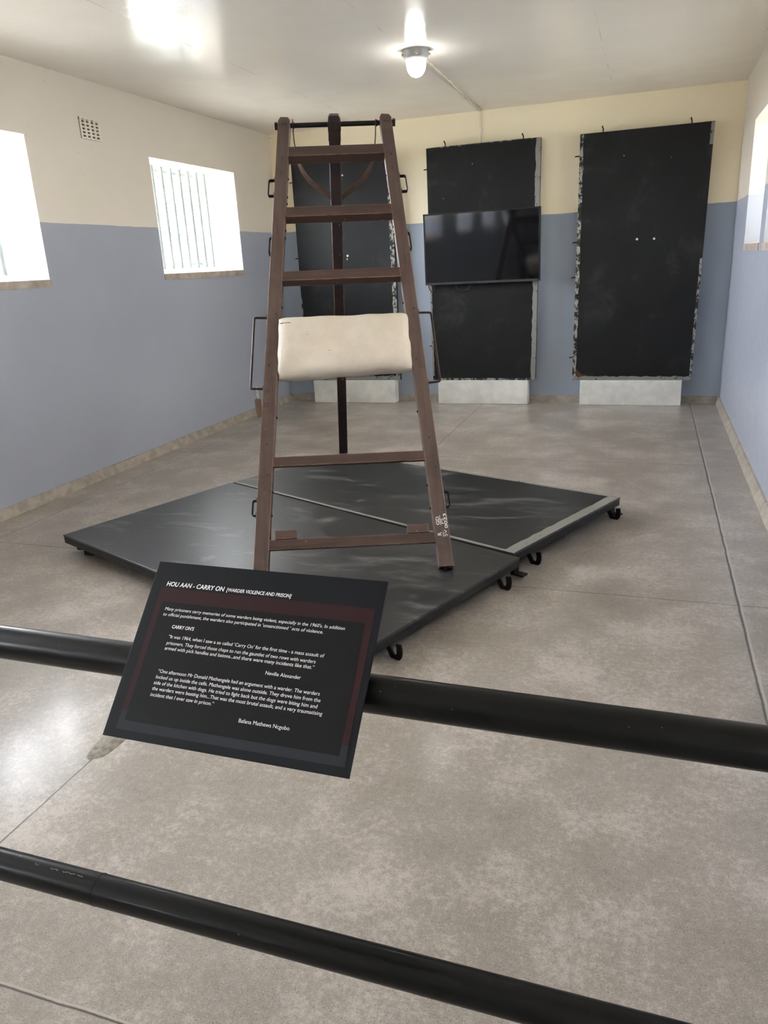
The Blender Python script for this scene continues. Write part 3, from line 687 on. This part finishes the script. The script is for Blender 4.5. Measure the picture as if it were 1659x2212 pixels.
wall_panel(-2.212, -1.098, .254, 2.580, M_PANEL, 'black board against the back wall, behind the television', [('R', .046, .255, 2.578, M_TIN2), ('B', .02, -2.20, -1.12, M_TIN), ('L', .018, .3, 1.25, M_TIN2), ('T', .008, -2.2, -1.15, M_TIN3)],
           [(-2.026, 2.582, 'U'), (-1.246, 2.578, 'U'), (-2.215, 2.388, 'L'), (-2.212, 1.39, 'L'), (-2.205, .62, 'L')], [(-1.745, 2.40, .004), (-2.05, 2.1, .003)], top=(-.006, .026))
wall_panel(-.716, .434, .254, 2.569, M_PANEL, 'black board against the back wall, rightmost of the three', [('L', .034, .26, 2.565, M_TIN), ('B', .036, -.70, .42, M_TIN2), ('R', .022, .26, 1.4, M_TIN), ('R', .03, 2.38, 2.566, M_TIN2)],
           [(-.499, 2.57, 'U'), (.276, 2.565, 'U'), (-.712, 2.382, 'L'), (-.714, 1.605, 'L'), (-.716, 1.272, 'L'), (-.716, .483, 'L')], [(-.146, 1.603, .011), (.010, 1.599, .011), (-.30, 2.35, .004), (.12, 2.30, .003)], top=(.012, .036))
rp = [o for o in bpy.data.objects if o.get('label', '').endswith('rightmost of the three')][0]
bm = bmesh.new(); prism(bm, [(-.5755 + x, -.0008, z) for x, z in ((.028, .036), (.150, .034), (.138, .050), (.100, .056), (.070, .078), (.040, .110), (.030, .104))], (0, .0008, 0)); finish('rust_stain', bm, M_RUST, rp)
def block(x0, x1, label):
    bm = bmesh.new(); box(bm, x0, x1, 8.062, 8.19, 0, .2515)
    o = finish('support_block', bm, M_WHITE, bevel=.006); tag(o, label, 'block', 'white plinth blocks'); return o
block(-3.640, -2.646, 'white block under the black board seen through the tripod ladder')
block(-2.148, -1.170, 'white block under the board that carries the television')
block(-.634, .352, 'white block under the rightmost black board')

# television
tv = empty('television', (-1.645, 8.0, 1.61)); tag(tv, 'flat black wall television, switched off, hung on the middle black board', 'television')
X0, X1, Z0, Z1, Y = -2.240, -1.051, 1.260, 1.956, 8.0
o_ = Vector((1.645, -8.0, -1.61))
def tvbox(name, a, b, c, d, e, f, mat, bev=0): bm = bmesh.new(); box(bm, a + o_.x, b + o_.x, c + o_.y, d + o_.y, e + o_.z, f + o_.z); return finish(name, bm, mat, tv, bevel=bev)
tvbox('housing', X0, X1, Y + .006, Y + .05, Z0, Z1, M_TVB, .004)
bm = bmesh.new()
for a, b, c, d in ((X0, X1, Z1 - .016, Z1), (X0, X0 + .014, Z0, Z1), (X1 - .014, X1, Z0, Z1)): box(bm, a + o_.x, b + o_.x, -.006, .008, c + o_.z, d + o_.z)
finish('bezel', bm, M_TVB, tv, bevel=.001)
tvbox('lower_bezel', X0, X1, Y - .006, Y + .008, Z0, Z0 + .022, M_TVG, .002)
tvbox('screen', X0 + .012, X1 - .012, Y, Y + .006, Z0 + .02, Z1 - .014, M_SCREEN)
tvbox('wall_mount', -1.85, -1.45, Y + .049, Y + .088, 1.45, 1.75, M_DIRON)
tubeobj('cable', [Vector(p_) + o_ for p_ in arc([(-2.22, 8.05, 1.28), (-2.215, 8.05, 1.22), (-2.19, 8.06, 1.19), (-2.16, 8.05, 1.215), (-2.17, 8.05, 1.262)], 6)], .005, M_TVB, tv, 8)
tubeobj('cable', [Vector(p_) + o_ for p_ in arc([(-1.93, 8.05, 1.27), (-1.91, 8.06, 1.205), (-1.86, 8.07, 1.195), (-1.80, 8.06, 1.20), (-1.76, 8.05, 1.27)], 6)], .004, M_TVB, tv, 8)

tv.rotation_euler = (math.radians(1.7), 0, 0)
# ------------------------------------------------------------ ceiling lamp, cable, conduit, vent
def lamp(x, y, label):
    root = empty('ceiling_lamp', (x, y, H)); tag(root, label, 'lamp', 'ceiling lamps')
    lathe('lamp_base', [(.001, 0), (.088, 0), (.090, -.012), (.086, -.045), (.076, -.060), (.070, -.062), (.001, -.062)], M_LAMPB, root)
    for k in range(4):
        th = math.radians(20 + 90 * k); bm = bmesh.new(); tube(bm, [(.080 * math.cos(th), .080 * math.sin(th), -.030), (.100 * math.cos(th), .100 * math.sin(th), -.030)], .012, 14); finish('conduit_entry', bm, M_LAMPB, root, smooth=True, auto=40)
    lathe('lamp_glass', [(.001, -.058), (.066, -.058), (.068, -.085), (.064, -.115), (.054, -.138), (.038, -.156), (.018, -.165), (.001, -.167)], M_LAMP, root)
    return root
lamp(-1.625, 5.74, 'round white ceiling lamp, lit, above the tripod ladder')
bm = bmesh.new(); P1 = []; P2 = []
for k in range(41):
    t_ = k / 40; x = -1.622 - .06 * t_; y = 5.86 + (8.20 - 5.86) * t_; a = t_ * math.pi * 2 * 5.5
    amp = .010 * (1 if (k // 6) % 2 == 0 else .45)
    P1.append((x + amp * math.sin(a), y, H - .008)); P2.append((x - amp * math.sin(a), y, H - .010))
tube(bm, P1, .006, 8); tube(bm, P2, .006, 8); cb_ = finish('ceiling_cable', bm, M_CABLE, smooth=True, auto=60); tag(cb_, 'white twisted cable along the ceiling from lamp to back wall', 'cable')
bm = bmesh.new(); tube(bm, arc([(-1.69, YB - .008, H - .001), (-1.692, YB - .008, 2.80), (-1.686, YB - .009, 2.72), (-1.682, YB - .008, 2.60), (-1.68, YB - .008, 2.5)], 5), .008, 10)
cd_ = finish('wall_cable', bm, M_CABLE, smooth=True, auto=60); tag(cd_, 'thin white cable down the back wall above the television board', 'cable')
for nm, (x, y, z) in (('left corner', (XL + .02, YB - .012, H - .03)), ('right corner', (XR - .02, YB - .012, H - .035))):
    bm = bmesh.new(); bmesh.ops.create_icosphere(bm, subdivisions=2, radius=.008, matrix=Matrix.Translation((x, y, z))); o = finish('cable_clip', bm, M_WHITE, smooth=True); tag(o, 'tiny white clip in the %s of the ceiling' % nm, 'clip')

v0, v1, w0, w1 = 5.118, 5.342, 2.484, 2.628
vt = empty('air_vent', (XL, (v0 + v1) / 2, w0)); tag(vt, 'square cream air vent grille high on the left wall', 'vent')
boxobj('backing', .0, .003, -.104, .104, .006, w1 - w0 - .006, M_DARK, vt)  # dark sheet whose colour gives the shade inside the vent holes
bm = bmesh.new(); hw, hh = (v1 - v0) / 2, w1 - w0
cols = [-hw + .012 + i * (2 * hw - .024 + .012) / 4 for i in range(4)]; cw = (2 * hw - .024 + .012) / 4 - .012
vb, hb = .020, .0105
for i in range(5):
    c_ = -hw + .010 + i * (2 * hw - .020) / 4; box(bm, -.001, .010, max(-hw, c_ - vb / 2), min(hw, c_ + vb / 2), 0, hh)
for j in range(6): z = .002 + j * .0245; box(bm, -.001, .0098, -hw, hw, z, z + hb)
box(bm, -.001, .0098, -hw, hw, hh - .014, hh)
for i in range(4):
    c_ = -hw + .010 + (i + .5) * (2 * hw - .020) / 4; w_ = ((2 * hw - .020) / 4 - vb) / 2 + .001
    for sg_ in (-1, 1):
        prism(bm, [(.002, c_ + sg_ * w_, hh - .028), (.002, c_ + sg_ * w_, hh - .013), (.002, c_ + sg_ * w_ * .2, hh - .013), (.002, c_ + sg_ * w_ * .7, hh - .018)], (.0077, 0, 0))
finish('grille', bm, M_CREAM, vt)
